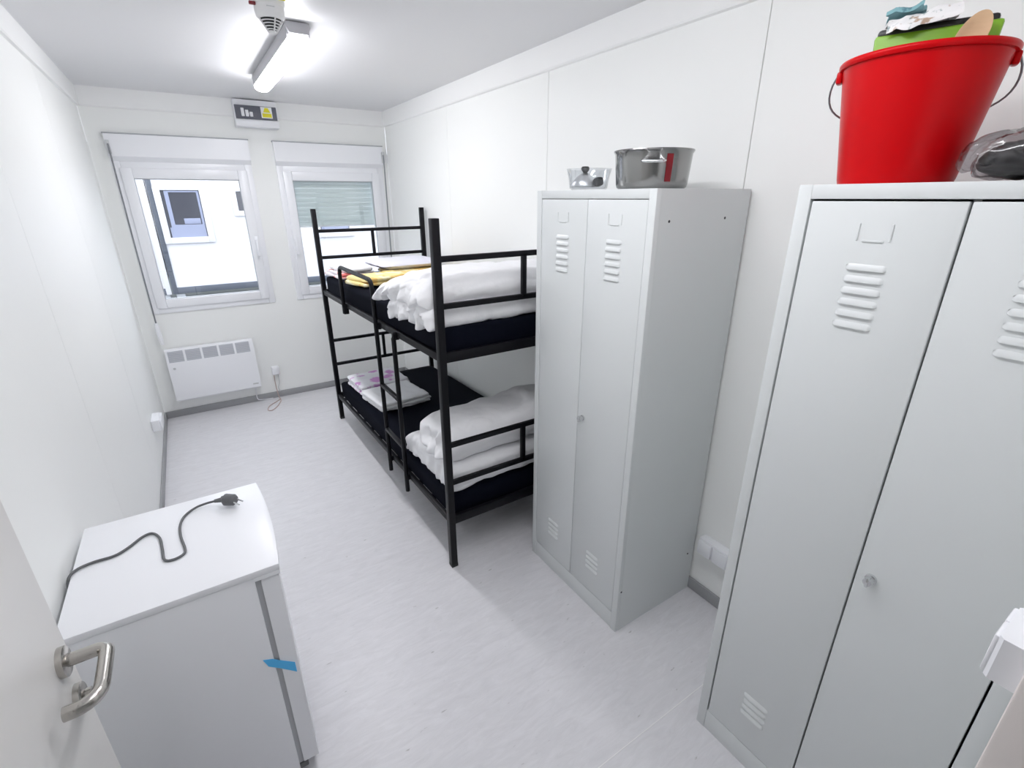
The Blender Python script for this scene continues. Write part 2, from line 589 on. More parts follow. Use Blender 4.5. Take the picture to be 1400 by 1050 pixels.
def window(name, x0, x1, handle_x, rod_x, label, shutter=None):
    w = empty(name, ((x0 + x1) / 2, YF, 0.90), label, 'window', kind='structure')
    z0, z1 = 0.90, 2.03
    ya, yb = YF - 0.012, YF + 0.07
    gx0, gx1, gz0, gz1 = x0 + 0.112, x1 - 0.112, 1.012, 1.914

    def ring(bb, a0, a1, c0, c1, t, y0, y1, bev):
        bb.box(a0, a0 + t, y0, y1, c0, c1, bev)
        bb.box(a1 - t, a1, y0, y1, c0, c1, bev)
        bb.box(a0 + t, a1 - t, y0, y1, c0, c0 + t, bev)
        bb.box(a0 + t, a1 - t, y0, y1, c1 - t, c1, bev)
    bb = B()
    ring(bb, x0, x1, z0, z1, 0.052, ya, yb, 0.004)
    bb.build('window_frame', 'pvc_white', w)
    bb = B()
    s0, s1, t0, t1 = x0 + 0.043, x1 - 0.043, z0 + 0.043, z1 - 0.043
    bb.box(s0, gx0, YF - 0.026, YF + 0.045, t0, t1, 0.005)
    bb.box(gx1, s1, YF - 0.026, YF + 0.045, t0, t1, 0.005)
    bb.box(gx0, gx1, YF - 0.026, YF + 0.045, t0, gz0, 0.005)
    bb.box(gx0, gx1, YF - 0.026, YF + 0.045, gz1, t1, 0.005)
    sash = bb.build('sash', 'pvc_white', w)
    bb = B()
    ring(bb, gx0 - 0.001, gx1 + 0.001, gz0 - 0.001, gz1 + 0.001, 0.006, YF - 0.012, YF - 0.004, 0.0)
    bb.build('glazing_bead', 'gasket_grey', sash, smooth=0)
    B().box(gx0, gx1, YF + 0.004, YF + 0.010, gz0, gz1).build('pane', 'window_glass', sash, smooth=0)
    h = B()
    h.box(handle_x - 0.014, handle_x + 0.014, YF - 0.036, YF - 0.026, 1.40, 1.47, 0.003)
    h.cyl((handle_x, YF - 0.036, 1.435), (handle_x, YF - 0.058, 1.435), 0.008)
    h.box(handle_x - 0.010, handle_x + 0.010, YF - 0.072, YF - 0.056, 1.31, 1.448, 0.006)
    h.build('window_handle', 'pvc_white', w)
    # roller shutter box above the frame
    bb = B()
    d = 0.045
    bb.prism([(YF + 0.10, 2.03), (YF - 0.010, 2.03), (YF - d, 2.062), (YF - d, 2.207), (YF - d + 0.008, 2.214), (YF + 0.10, 2.214)],
             'x', x0, x1)
    bb.build('shutter_box', 'pvc_white', w, smooth=0)
    bb = B()
    bb.box(x0 - 0.006, x1 + 0.006, YF - d - 0.002, YF - 0.001, 2.2085, 2.2165, 0.002)
    bb.build('box_trim', 'gasket_grey', w)
    # crank rod
    sx = 1 if rod_x > (x0 + x1) / 2 else -1
    br = B()
    br.box(rod_x + sx * 0.002 - 0.010, rod_x + sx * 0.002 + 0.010, YF - 0.075, YF - d + 0.001, 2.075, 2.165, 0.004)
    br.build('rod_bracket', 'seam_grey', w)
    rd = B()
    rd.tube([(rod_x, YF - 0.075, 2.14), (rod_x, YF - 0.082, 2.05), (rod_x - 0.004, YF - 0.075, 1.5), (rod_x - 0.006, YF - 0.06, 0.83)], 0.0055, 8)
    rod = rd.build('crank_rod', 'rod_grey', w)
    B().tube([(rod_x - 0.006, YF - 0.06, 0.84), (rod_x - 0.006, YF - 0.058, 0.80), (rod_x - 0.004, YF - 0.055, 0.71), (rod_x, YF - 0.054, 0.66)],
             [0.011, 0.017, 0.017, 0.012], 10).build('crank_handle', 'pvc_white', rod)
    if shutter:
        n = 0
        z = shutter
        me = None
        while z < 2.02:
            if me is None:
                sl = B().prism([(-0.004, 0.001), (-0.0052, 0.006), (-0.0055, 0.02), (-0.0052, 0.034), (-0.004, 0.0392), (0.006, 0.0392), (0.006, 0.001)], 'x',
                               gx0 - 0.05, gx1 + 0.05)
                for v in sl.bm.verts:
                    v.co.y += YF + 0.085
                    v.co.z += z
                s_o = sl.build('shutter_slat', 'shutter_green', w)
                me = s_o.data
                base = s_o.location.copy()
            else:
                place('shutter_slat', me, origin(w) + Vector((0, 0, z - shutter)), w)
            z += 0.0395
        B().box(gx0 - 0.05, gx1 + 0.05, YF + 0.078, YF + 0.093, shutter - 0.014, shutter + 0.001, 0.002).build('shutter_rail', 'pvc_white', w)
    return w


window('window_1', W1[0], W1[1], 0.505, -0.328, 'left window with a crank rod and a clear view outside')
window('window_2', W2[0], W2[1], 0.815, 1.668, 'right window behind the bunk bed with a half lowered shutter', shutter=1.54)

# entrance door, swung open along the left wall
door = empty('door_1', (-0.34, 0.03, 0.0), 'open white entrance door with steel lever handle', 'door', kind='structure')
B().box(-0.36, -0.32, 0.030, 0.966, 0.008, 2.03, bev=0.003).build('leaf', 'door_leaf', door)
for z in (0.25, 1.75):
    B().cyl((-0.366, 0.024, z - 0.05), (-0.366, 0.024, z + 0.05), 0.008).build('hinge', 'steel', door)
HZ, HY = 1.045, 0.915
h = B()
path = [(-0.322, HY, HZ), (-0.276, HY, HZ)]
R = 0.016
for a in range(0, 91, 15):
    t = math.radians(a)
    path.append((-0.266 + 0.0 + math.sin(t) * R - 0.006, HY - (1 - math.cos(t)) * R, HZ))
path += [(-0.2555, HY - 0.05, HZ), (-0.2555, HY - 0.088, HZ)]
for a in range(15, 91, 15):
    t = math.radians(a)
    path.append((-0.2555 - (1 - math.cos(t)) * 0.030, HY - 0.088 - math.sin(t) * 0.030, HZ))
path += [(-0.299, HY - 0.118, HZ)]
h.tube(path, 0.0112, 18)
h.build('lever', 'steel', door, smooth=50)
h = B()
h.cyl((-0.3205, HY, HZ), (-0.311, HY, HZ), 0.026, 0.026, 40)
h.cyl((-0.311, HY, HZ), (-0.309, HY, HZ), 0.026, 0.023, 40)
h.build('rosette', 'steel', door)
KY, KZ = HY + 0.002, HZ - 0.088
h = B()
h.cyl((-0.3205, KY, KZ), (-0.311, KY, KZ), 0.026, 0.026, 40)
h.cyl((-0.311, KY, KZ), (-0.309, KY, KZ), 0.026, 0.023, 40)
ks = h.build('key_rosette', 'steel', door)
h = B()
h.cyl((-0.309, KY, KZ + 0.004), (-0.298, KY, KZ + 0.004), 0.0085)
h.box(-0.309, -0.300, KY - 0.005, KY + 0.005, KZ - 0.016, KZ + 0.004, 0.002)
h.build('lock_cylinder', 'steel', ks)

# ================================================================== OUTSIDE
NY = 12.5
struct(B().box(-14, 16, YF + 0.3, 40, -0.62, -0.50).build('ground_outside', 'gravel', smooth=0), 'dark ground between the cabins', 'ground')


def cabin(x0, x1, label, windows, post='anthracite'):
    c = empty('neighbour_cabin', ((x0 + x1) / 2, NY, -0.45), label, 'cabin', 'cabins seen through the window')
    n = max(1, round((x1 - x0 - 0.18) / 1.15))
    px = [(x0 + 0.09) + (x1 - x0 - 0.18) * i / n for i in range(n + 1)]
    B().box(x0 + 0.05, x1 - 0.05, NY + 0.06, NY + 2.4, 0.0, 2.6).build('body', 'facade_white', c, smooth=0)
    for a, q in zip(px[:-1], px[1:]):
        B().box(a + 0.0002, q - 0.0002, NY + 0.03, NY + 0.058, 0.0, 2.55).build('wall_panel', 'facade_white', c, smooth=0)
    for x in (x0, x1 - 0.09):
        B().box(x, x + 0.09, NY, NY + 0.12, -0.12, 2.75, 0.006).build('corner_post', post, c)
    B().box(x0 + 0.09, x1 - 0.09, NY + 0.01, NY + 0.12, -0.12, 0.012, 0.006).build('floor_beam', 'anthracite', c)
    B().box(x0 + 0.09, x1 - 0.09, NY + 0.01, NY + 0.12, 2.55, 2.75, 0.006).build('roof_beam', 'anthracite', c)
    for x in (x0 + 0.05, (x0 + x1) / 2, x1 - 0.2):
        B().box(x, x + 0.16, NY + 0.05, NY + 0.25, -0.5, -0.12, 0.01).build('footing', 'gasket_grey', c)
    for a0, a1, c0, c1, t in windows:
        bb = B()
        y0, y1 = NY - 0.03, NY + 0.03
        bb.box(a0, a0 + t, y0, y1, c0, c1, 0.006)
        bb.box(a1 - t, a1, y0, y1, c0, c1, 0.006)
        bb.box(a0 + t, a1 - t, y0, y1, c0, c0 + t, 0.006)
        bb.box(a0 + t, a1 - t, y0, y1, c1 - t * 0.6, c1, 0.006)
        f = bb.build('window', 'facade_white', c)
        B().box(a0 + t, a1 - t, NY + 0.016, NY + 0.026, c0 + t, c1 - t * 0.6).build('pane', 'dark_pane', f, smooth=0)
        if a1 - a0 > 0.7:
            bb = B()
            u0, u1, v0, v1 = a0 + t + 0.06, a1 - t - 0.015, c0 + t + 0.20, c1 - t * 0.6 - 0.01
            bb.box(u0, u0 + 0.07, NY - 0.004, NY + 0.018, v0, v1)
            bb.box(u1 - 0.04, u1, NY - 0.004, NY + 0.018, v0, v1)
            bb.box(u0 + 0.07, u1 - 0.04, NY - 0.004, NY + 0.018, v1 - 0.03, v1)
            bb.box(u0 + 0.07, u1 - 0.04, NY - 0.004, NY + 0.018, v0, v0 + 0.05)
            bb.box(u0 - 0.03, u1, NY - 0.002, NY + 0.02, c0 + t, v0)
            bb.build('inner_sash', 'lilac_frame', f, smooth=0)
            bb = B()
            bb.box(u0 + 0.24, u1 - 0.06, NY + 0.006, NY + 0.014, v0 + 0.06, v0 + 0.17, 0.004)
            bb.build('curtain', 'lilac_frame', f)


cabin(-0.446, 5.6, 'white cabin with dark frame seen through the windows', [(-0.36, 0.535, 0.905, 2.0, 0.115), (0.985, 1.40, 1.42, 1.97, 0.10), (2.6, 3.5, 0.905, 2.0, 0.115)])
cabin(-6.6, -0.47, 'second white cabin at the left edge of the window view', [(-3.5, -2.6, 0.905, 2.0, 0.115)], post='facade_white')

# ================================================================== LOCKERS


def louver_mesh():
    """pressed hood: rounded ridge, open below"""
    bb = B()
    bm = bb.bm
    L, H, D = 0.039, 0.0085, 0.0048
    prof = [(0.0, H), (-D * 0.45, H * 0.55), (-D * 0.9, -H * 0.1), (-D, -H * 0.55), (0.0, -H * 0.62)]
    cols = []
    for y, k in ((-L, 0.0), (-L + 0.004, 0.8), (-L + 0.008, 1.0), (L - 0.008, 1.0), (L - 0.004, 0.8), (L, 0.0)):
        cols.append([bm.verts.new((x * k, y, z * (0.55 + 0.45 * k))) for x, z in prof])
    for A, C in zip(cols[:-1], cols[1:]):
        for i in range(len(prof) - 1):
            bm.faces.new((A[i], A[i + 1], C[i + 1], C[i]))
    o = bb.build('louver', 'locker_grey', None, smooth=60)
    me = o.data
    bpy.data.objects.remove(o)
    return me


LOUVER = louver_mesh()


def locker(x0, x1, y0, y1, ymid, label, holes, gap):
    H = 1.80
    r = empty('metal_locker', ((x0 + x1) / 2, (y0 + y1) / 2, 0), label, 'locker', 'grey metal lockers')
    t = 0.012
    b = B()
    xb = x0 + 0.0198
    b.box(xb, x1, y0 + 0.0002, y0 + t, 0.0, H - 0.0002)
    b.box(xb, x1, y1 - t, y1 - 0.0002, 0.0, H - 0.0002)
    b.box(xb, x1, y0 + t, y1 - t, H - t, H - 0.0002)
    b.box(x1 - t, x1, y0 + t, y1 - t, 0.0, H - t)
    b.box(x0 + 0.03, x1 - t, y0 + t, y1 - t, 0.088, 0.10)
    b.box(x0 + 0.03, x1 - t, ymid - 0.006, ymid + 0.006, 0.1, H - t)
    b.build('body', 'locker_grey', r, smooth=0)
    b = B()
    fy0, fy1 = y0 + 0.030, y1 - 0.030
    b.box(x0 - 0.001, x0 + 0.02, y0, fy0, 0, H, 0.001)
    b.box(x0 - 0.001, x0 + 0.02, fy1, y1, 0, H, 0.001)
    b.box(x0 - 0.001, x0 + 0.02, fy0, fy1, H - 0.030, H, 0.001)
    b.build('front_frame', 'locker_grey', r)
    B().box(x0 + 0.001, x0 + 0.02, fy0 - 0.001, fy1 + 0.001, 0, 0.085, 0.002).build('plinth', 'locker_grey', r)
    g = gap
    for a, c in ((fy0 + g, ymid - g / 2), (ymid + g / 2, fy1 - g)):
        d = B().box(x0, x0 + 0.018, a, c, 0.085 + 0.002, H - 0.030 - g, 0.0025).build('door', 'locker_grey', r)
        yc = (a + c) / 2
        for k in range(6):
            place('louver', LOUVER, (x0, yc, 1.630 - k * 0.0252), d)
        for k in range(4):
            place('louver', LOUVER, (x0, yc, 0.290 - k * 0.0248), d)
        bb = B()
        bb.box(x0 - 0.0022, x0 + 0.001, yc + 0.0290, yc + 0.0330, 1.687, 1.722, 0.0008, 1)
        bb.box(x0 - 0.0022, x0 + 0.001, yc - 0.020, yc + 0.020, 1.684, 1.6885, 0.0008, 1)
        bb.box(x0 - 0.0022, x0 + 0.001, yc - 0.0330, yc - 0.0290, 1.687, 1.722, 0.0008, 1)
        bb.build('label_holder', 'locker_grey', d)
        if a < ymid - 0.1:
            ky, kz = ymid - 0.034, 0.922
            bb = B()
            bb.cyl((x0 + 0.001, ky, kz), (x0 - 0.006, ky, kz), 0.0125, 0.012, 28)
            bb.cyl((x0 - 0.006, ky, kz), (x0 - 0.024, ky, kz), 0.0105, 0.0095, 8)
            bb.box(x0 - 0.0265, x0 - 0.012, ky - 0.0035, ky + 0.0035, kz - 0.013, kz + 0.013, 0.002)
            bb.build('lock_knob', 'chrome', d, smooth=25)
    for hx, hz in holes:
        B().cyl((hx, y0 - 0.0004, hz), (hx, y0 + 0.002, hz), 0.0045, n=14).build('screw_hole', 'dark_slot', r)
    return r


locker(1.2357, 1.7185, 1.0936, 1.7179, 1.409, 'grey two-door locker beside the bunk bed with pots on top',
       [(1.303, 1.702), (1.589, 1.706), (1.252, 0.214), (1.678, 0.219)], 0.0022)
locker(1.2154, 1.7150, 0.0300, 0.6540, 0.337, 'grey two-door locker in the foreground under the red bucket', [], 0.0044)

# ================================================================== BUNK BED
BX0, BX1, BY0, BY1, BZ = 0.832, 1.688, 1.852, 3.995, 1.70
PW = 0.034
bed = empty('bunk_bed', ((BX0 + BX1) / 2, (BY0 + BY1) / 2, 0), 'black square-tube metal bunk bed with ladder', 'bunk bed')
# heights of the side rails: the far end hangs one notch lower
UN, UF, LN, LF = 1.115, 1.078, 0.270, 0.205
for x in (BX0, BX1):
    for y in (BY0, BY1):
        pb = B().box(x - PW / 2, x + PW / 2, y - PW / 2, y + PW / 2, 0.006, BZ, 0.003).build('post', 'black_paint', bed)
        B().box(x - PW / 2 - 0.001, x + PW / 2 + 0.001, y - PW / 2 - 0.001, y + PW / 2 + 0.001, 0.0, 0.02, 0.003).build('foot_cap', 'black_plastic', pb)
for y in (BY0, BY1):
    for z in (1.542, 1.348, 0.692, 0.490):
        B().beam((BX0, y, z), (BX1, y, z), 0.020, 0.024, bev=0.003).build('end_rail', 'black_paint', bed)
    xm = (BX0 + BX1) / 2
    for z0, z1 in ((1.348, 1.542), (0.490, 0.692)):
        B().box(xm - 0.011, xm + 0.011, y - 0.010, y + 0.010, z0, z1, 0.002).build('end_upright', 'black_paint', bed)
for zn, zf in ((UN, UF), (LN, LF)):
    for x in (BX0, BX1):
        B().beam((x, BY0, zn + 0.008), (x, BY1, zf + 0.008), 0.020, 0.036, bev=0.003).build('side_rail', 'black_paint', bed)
    for k, y in enumerate((BY0, BY1)):
        z = (zn, zf)[k]
        B().beam((BX0, y, z + 0.008), (BX1, y, z + 0.008), 0.022, 0.046, bev=0.003).build('cross_rail', 'black_paint', bed)
    for k in range(12):
        f = (k + 0.5) / 12
        y = BY0 + (BY1 - BY0) * f
        z = zn + (zf - zn) * f - 0.006
        B().box(BX0 + 0.01, BX1 - 0.01, y - 0.02, y + 0.02, z - 0.006, z + 0.006, 0.002).build('slat', 'black_paint', bed)
# ladder on the front, its far upright runs on as the guard rail
LX = BX0 - 0.026


def rail_z(zn, zf, y):
    return zn + (zf - zn) * (y - BY0) / (BY1 - BY0)


LY1, LY0 = 2.665, 2.385
gp = [(LX, LY1, 0.165), (LX, LY1, 1.0), (LX, LY1, 1.30)]
for a in range(0, 91, 15):
    t = math.radians(a)
    gp.append((LX, LY1 + 0.05 * (1 - math.cos(t)), 1.305 + 0.05 * math.sin(t)))
GY = 3.335
gp2 = []
for a in range(90, -1, -15):
    t = math.radians(a)
    gp2.append((LX, GY - 0.05 * (1 - math.cos(t)), 1.305 + 0.05 * math.sin(t)))
gp += gp2 + [(LX, GY, 1.20), (LX, GY, 1.045)]
B().tube(gp, 0.0125, 14).build('guard_rail', 'black_paint', bed, smooth=60)
up = B()
up.tube([(BX0, LY0, 1.108), (LX + 0.004, LY0, 1.103), (LX, LY0, 1.092), (LX, LY0, 0.98), (LX, LY0, 0.165)], 0.0125, 14)
up.build('ladder_upright', 'black_paint', bed, smooth=60)
for z in (0.745, 0.455):
    B().beam((LX, LY0, z), (LX, LY1, z), 0.022, 0.022, bev=0.004).build('ladder_rung', 'black_paint', bed)
for y in (LY0, LY1):
    B().box(LX - 0.006, BX0 + 0.002, y - 0.012, y + 0.012, rail_z(UN, UF, y) - 0.022, rail_z(UN, UF, y) + 0.018, 0.003).build('ladder_hook', 'black_paint', bed)
    B().box(LX - 0.006, BX0 + 0.002, y - 0.010, y + 0.010, rail_z(LN, LF, y) - 0.014, rail_z(LN, LF, y) + 0.014, 0.003).build('ladder_hook', 'black_paint', bed)
B().box(LX - 0.006, BX0 + 0.002, GY - 0.012, GY + 0.012, 1.04, rail_z(UN, UF, GY) + 0.018, 0.003).build('guard_hook', 'black_paint', bed)


def mattress(zn, zf, th, label):
    zc = (zn + zf) / 2 + th / 2 + 0.001
    sl = (zf - zn) / (BY1 - BY0)

    def wp(p):
        return Vector((p.x, p.y, p.z + p.y * sl))
    o = B().soft(((BX0 + BX1) / 2, (BY0 + BY1) / 2, zc), ((BX1 - BX0) / 2 - 0.012, (BY1 - BY0) / 2 - 0.022, th / 2), 0.035, cuts=18,
                 amp=0.004, freq=4, seed=zn, warp=wp).build('mattress', 'navy_fabric', None, smooth=60)
    return tag(o, label, 'mattress', 'navy mattresses of the bunk bed')


mattress(UN, UF, 0.140, 'dark navy mattress on the upper bunk')
mattress(LN, LF, 0.138, 'dark navy mattress on the lower bunk')

# ================================================================== BEDDING
def sstep(a, b, x):
    t = max(0.0, min(1.0, (x - a) / (b - a)))
    return t * t * (3 - 2 * t)


# upper bunk, near end: white duvet folded in two
b = B()


def gather(p, hx, amp, f, ph):
    """gathered scallops along the front edge of a duvet (its -x side)"""
    e = sstep(hx * 0.55, hx, -p.x)
    q = Vector((p.x * 6, p.y * f, p.z * 9 + ph * 5))
    return amp * e * (1.6 * abs(noise.noise(q)) - 0.5 + 0.7 * noise.noise(q * 2.3))


def w_low(p):
    g = gather(p, 0.43, 0.030, 15, 0.4)
    return Vector((p.x + g, p.y, p.z - 0.030 * sstep(0.05, 0.30, p.y) - 0.022 * sstep(0.33, 0.45, -p.x) + g * 0.7))


b.soft((1.225, 2.143, 1.300), (0.432, 0.268, 0.054), 0.040, cuts=58, amp=0.008, freq=7, crease=0.007, cfreq=3.2, seed=1.0, warp=w_low)


def w_top(p):
    k = 1 - 0.42 * sstep(0.0, 0.36, p.y)
    front = sstep(0.20, 0.45, -p.x)
    g = gather(p, 0.44, 0.032, 12, 2.1)
    z = p.z * k - 0.080 * sstep(0.0, 0.38, p.y) - 0.028 * front + g * 0.8
    y = p.y + 0.06 * front * sstep(0.1, 0.3, p.y)
    return Vector((p.x + g, y, z))


b.soft((1.222, 2.215, 1.400), (0.440, 0.335, 0.066), 0.075, cuts=64, amp=0.010, freq=6, crease=0.008, cfreq=2.6, seed=2.0, warp=w_top)
tag(b.build('duvet', 'white_cotton', None, smooth=80), 'puffy white duvet folded at the near end of the upper bunk', 'duvet', 'folded white duvets')

# lower bunk, near end: white duvet, one half spread flat and one half rolled on it
b = B()


def w_flat(p):
    g = gather(p, 0.392, 0.018, 14, 1.0)
    dip = 0.030 * (1 - (p.x / 0.43) ** 2) * sstep(0.12, 0.30, -p.y)
    return Vector((p.x + g, p.y, p.z * (1 - 0.25 * sstep(0.1, 0.3, p.y)) - 0.03 * sstep(0.1, 0.33, p.y) + g * 0.6 + dip * 0.3))


b.soft((1.243, 2.180, 0.472), (0.392, 0.305, 0.072), 0.042, cuts=58, amp=0.008, freq=6, crease=0.007, cfreq=3.2, seed=3.0, warp=w_flat)


def w_roll(p):
    g = gather(p, 0.415, 0.034, 12, 0.2)
    return Vector((p.x + g + 0.012 * sstep(0.25, 0.41, -p.x) * math.sin(p.z * 60), p.y, p.z + 0.022 * sstep(-0.1, 0.3, p.x) - 0.03 * sstep(0.22, 0.42, -p.x) + 0.4 * g))


b.soft((1.248, 2.072, 0.636), (0.412, 0.187, 0.102), 0.11, cuts=64, amp=0.010, freq=6, crease=0.009, cfreq=2.8, seed=4.0, warp=w_roll)
tag(b.build('duvet', 'white_cotton', None, smooth=80), 'thick white duvet rolled at the near end of the lower bunk', 'duvet', 'folded white duvets')


def folded(c, half, layers, m, label, cat, seed, rotz=0.0, tilt=0.0, group=None, name='folded_sheet'):
    """a flat stack of folded cloth, each fold a rounded layer of the one cloth"""
    b = B()
    th = half[2] / layers
    rnd = random.Random(seed)
    for k in range(layers):
        dx, dy = rnd.uniform(-0.012, 0.012), rnd.uniform(-0.012, 0.012)

        def wp(p, k=k):
            return Vector((p.x, p.y, p.z + tilt * p.y))
        b.soft((c[0] + dx, c[1] + dy, c[2] - half[2] + th * (2 * k + 1)), (half[0], half[1], th * 1.08), th, cuts=16, amp=0.006, freq=8,
               crease=0.006, cfreq=6, seed=seed + k, warp=wp, rotz=rotz)
    return tag(b.build(name, m, None, smooth=80), label, cat, group)


folded((1.080, 3.665, 0.396), (0.195, 0.170, 0.036), 3, 'pink_print', 'folded white sheet with pink flowers on the lower bunk', 'sheet', 11, rotz=0.05,
       group='folded sheets on the lower bunk')
folded((1.085, 3.270, 0.404), (0.190, 0.185, 0.034), 3, 'white_cotton', 'plain white folded sheet on the lower bunk behind the ladder', 'sheet', 12, rotz=0.10,
       group='folded sheets on the lower bunk')
# upper bunk, far end
folded((0.985, 3.760, 1.250), (0.125, 0.170, 0.022), 2, 'red_print', 'white cloth with red print at the far corner of the upper bunk', 'cloth', 13, rotz=0.1, name='folded_cloth')
folded((1.045, 3.240, 1.270), (0.185, 0.125, 0.026), 2, 'yellow_print', 'folded yellow blanket behind the guard rail of the upper bunk', 'blanket', 14, rotz=0.25, name='folded_blanket')
folded((1.420, 3.600, 1.252), (0.225, 0.175, 0.020), 2, 'yellow_print', 'yellow and black folded blanket under the lilac pillow', 'blanket', 15, rotz=0.05, name='folded_blanket')
folded((1.300, 3.330, 1.250), (0.05, 0.08, 0.012), 1, 'black_plastic', 'small black folded cloth between the yellow blankets', 'cloth', 16, rotz=0.4, name='folded_cloth')
b = B()


def w_pil(p):
    e = max(abs(p.x) / 0.255, abs(p.y) / 0.20)
    return Vector((p.x, p.y, p.z * (1 - 0.75 * e ** 4)))


b.soft((1.400, 3.720, 1.306), (0.255, 0.200, 0.036), 0.05, cuts=28, amp=0.008, freq=7, crease=0.006, cfreq=6, seed=5.0, warp=w_pil, rotz=0.06)
tag(b.build('pillow', 'lilac_cotton', None, smooth=80), 'pale lilac pillow against the wall on the upper bunk', 'pillow')
b = B()
b.soft((0.990, 3.745, 1.291), (0.105, 0.165, 0.020), 0.03, cuts=20, amp=0.006, freq=8, crease=0.006, cfreq=6, seed=6.0, rotz=0.12)
tag(b.build('pillow_case', 'white_cotton', None, smooth=80), 'white folded pillow case on the red printed cloth', 'pillow case')

# ================================================================== REFRIGERATOR
FX0, FX1, FY0, FY1, FH = -0.425, -0.026, 1.235, 1.710, 0.85
fr = empty('refrigerator', ((FX0 + FX1) / 2, (FY0 + FY1) / 2, 0), 'small white under-counter refrigerator by the left wall', 'refrigerator')
B().box(FX0, FX1, FY0, FY1, 0.022, 0.8285, 0.003).build('body', 'fridge_white', fr)


def front_x(y, base, bulge):
    t = (y - (FY0 + FY1) / 2) / ((FY1 - FY0) / 2)
    return base + bulge * (1 - t * t)


ys = [FY0 - 0.003 + (FY1 - FY0 + 0.006) * i / 16 for i in range(17)]
b = B()
poly = [(FX0 - 0.005, ys[0])] + [(front_x(y, 0.038, 0.012), y) for y in ys] + [(FX0 - 0.005, ys[-1])]
b.prism(poly, 'z', 0.829, FH)
bmesh.ops.bevel(b.bm, geom=[e for e in b.bm.edges if abs(e.verts[0].co.z - e.verts[1].co.z) < 1e-5], offset=0.004, segments=2, affect='EDGES', profile=0.5)
wt = b.build('worktop', 'fridge_white', fr)
b = B()
poly = [(-0.0285, ys[0])] + [(front_x(y, 0.037, 0.012), y) for y in ys] + [(-0.0285, ys[-1])]
b.prism(poly, 'z', 0.818, 0.8295)
b.build('front_lip', 'fridge_white', wt)
b = B()
ys2 = [FY0 + 0.001 + (FY1 - FY0 - 0.002) * i / 16 for i in range(17)]
poly = [(-0.012, ys2[0])] + [(front_x(y, 0.033, 0.010), y) for y in ys2] + [(-0.012, ys2[-1])]
b.prism(poly, 'z', 0.060, 0.816)
bmesh.ops.bevel(b.bm, geom=[e for e in b.bm.edges if abs(e.verts[0].co.z - e.verts[1].co.z) < 1e-5], offset=0.009, segments=3, affect='EDGES', profile=0.5)
b.build('door', 'fridge_white', fr)
B().box(-0.027, -0.010, FY0 + 0.004, FY1 - 0.004, 0.066, 0.812).build('door_gasket', 'gasket_grey', fr, smooth=0)
B().box(-0.027, 0.0, FY0 + 0.002, FY0 + 0.05, 0.038, 0.062, 0.003).build('door_hinge', 'cable_grey', fr)
B().box(FX0 + 0.03, FX1 - 0.01, FY0 + 0.01, FY1 - 0.01, 0.022, 0.05).build('kick_plate', 'cable_grey', fr, smooth=0)
for x in (FX0 + 0.05, FX1 - 0.05):
    for y in (FY0 + 0.05, FY1 - 0.05):
        B().cyl((x, y, 0), (x, y, 0.03), 0.016, n=16).build('foot', 'black_plastic', fr)
# strip of blue tape holding the door shut: lies on the side wall, steps on to the door edge
b = B()
bm = b.bm
q0 = [(-0.053, FY0 - 0.0012, 0.546), (-0.043, FY0 - 0.0012, 0.515), (-0.014, FY0 - 0.0012, 0.488), (0.024, FY0 - 0.0012, 0.449), (0.024, FY0 - 0.0012, 0.487), (-0.014, FY0 - 0.0012, 0.520), (-0.030, FY0 - 0.0012, 0.536)]
A = [bm.verts.new(q) for q in q0]
C = [bm.verts.new((x, y + 0.0014, z)) for x, y, z in q0]
bm.faces.new(A)
bm.faces.new(C[::-1])
for i in range(len(q0)):
    j = (i + 1) % len(q0)
    bm.faces.new((A[i], A[j], C[j], C[i]))
tag(b.build('tape_strip', 'blue_tape', None, smooth=0), 'short strip of blue tape across the refrigerator door gap', 'tape')


def spline(pts, n=8):
    out = []
    P = [Vector(p) for p in pts]
    P = [2 * P[0] - P[1]] + P + [2 * P[-1] - P[-2]]
    for i in range(1, len(P) - 2):
        for k in range(n):
            t = k / n
            a, b_, c, d = P[i - 1], P[i], P[i + 1], P[i + 2]
            out.append(0.5 * ((2 * b_) + (c - a) * t + (2 * a - 5 * b_ + 4 * c - d) * t * t + (3 * b_ - a - 3 * c + d) * t ** 3))
    out.append(P[-2])
    return out


ZT = FH + 0.0042
pc = empty('power_cord', (-0.20, 1.5, FH), 'grey power cord with plug lying on the refrigerator', 'power cord')
cp = [(-0.4368, 1.44, 0.72), (-0.4362, 1.45, 0.80), (-0.433, 1.465, 0.849), (-0.419, 1.494, ZT), (-0.384, 1.507, ZT), (-0.340, 1.507, ZT), (-0.310, 1.527, ZT), (-0.279, 1.562, ZT), (-0.255, 1.567, ZT),
      (-0.236, 1.530, ZT), (-0.228, 1.466, ZT), (-0.222, 1.412, ZT), (-0.200, 1.400, ZT), (-0.177, 1.412, ZT), (-0.175, 1.440, ZT), (-0.184, 1.503, ZT),
      (-0.185, 1.567, ZT), (-0.172, 1.615, ZT), (-0.142, 1.640, ZT + 0.003), (-0.110, 1.636, ZT + 0.010), (-0.082, 1.622, ZT + 0.017)]
B().tube(spline(cp, 6), 0.0036, 10).build('cord', 'cable_grey', pc, smooth=80)
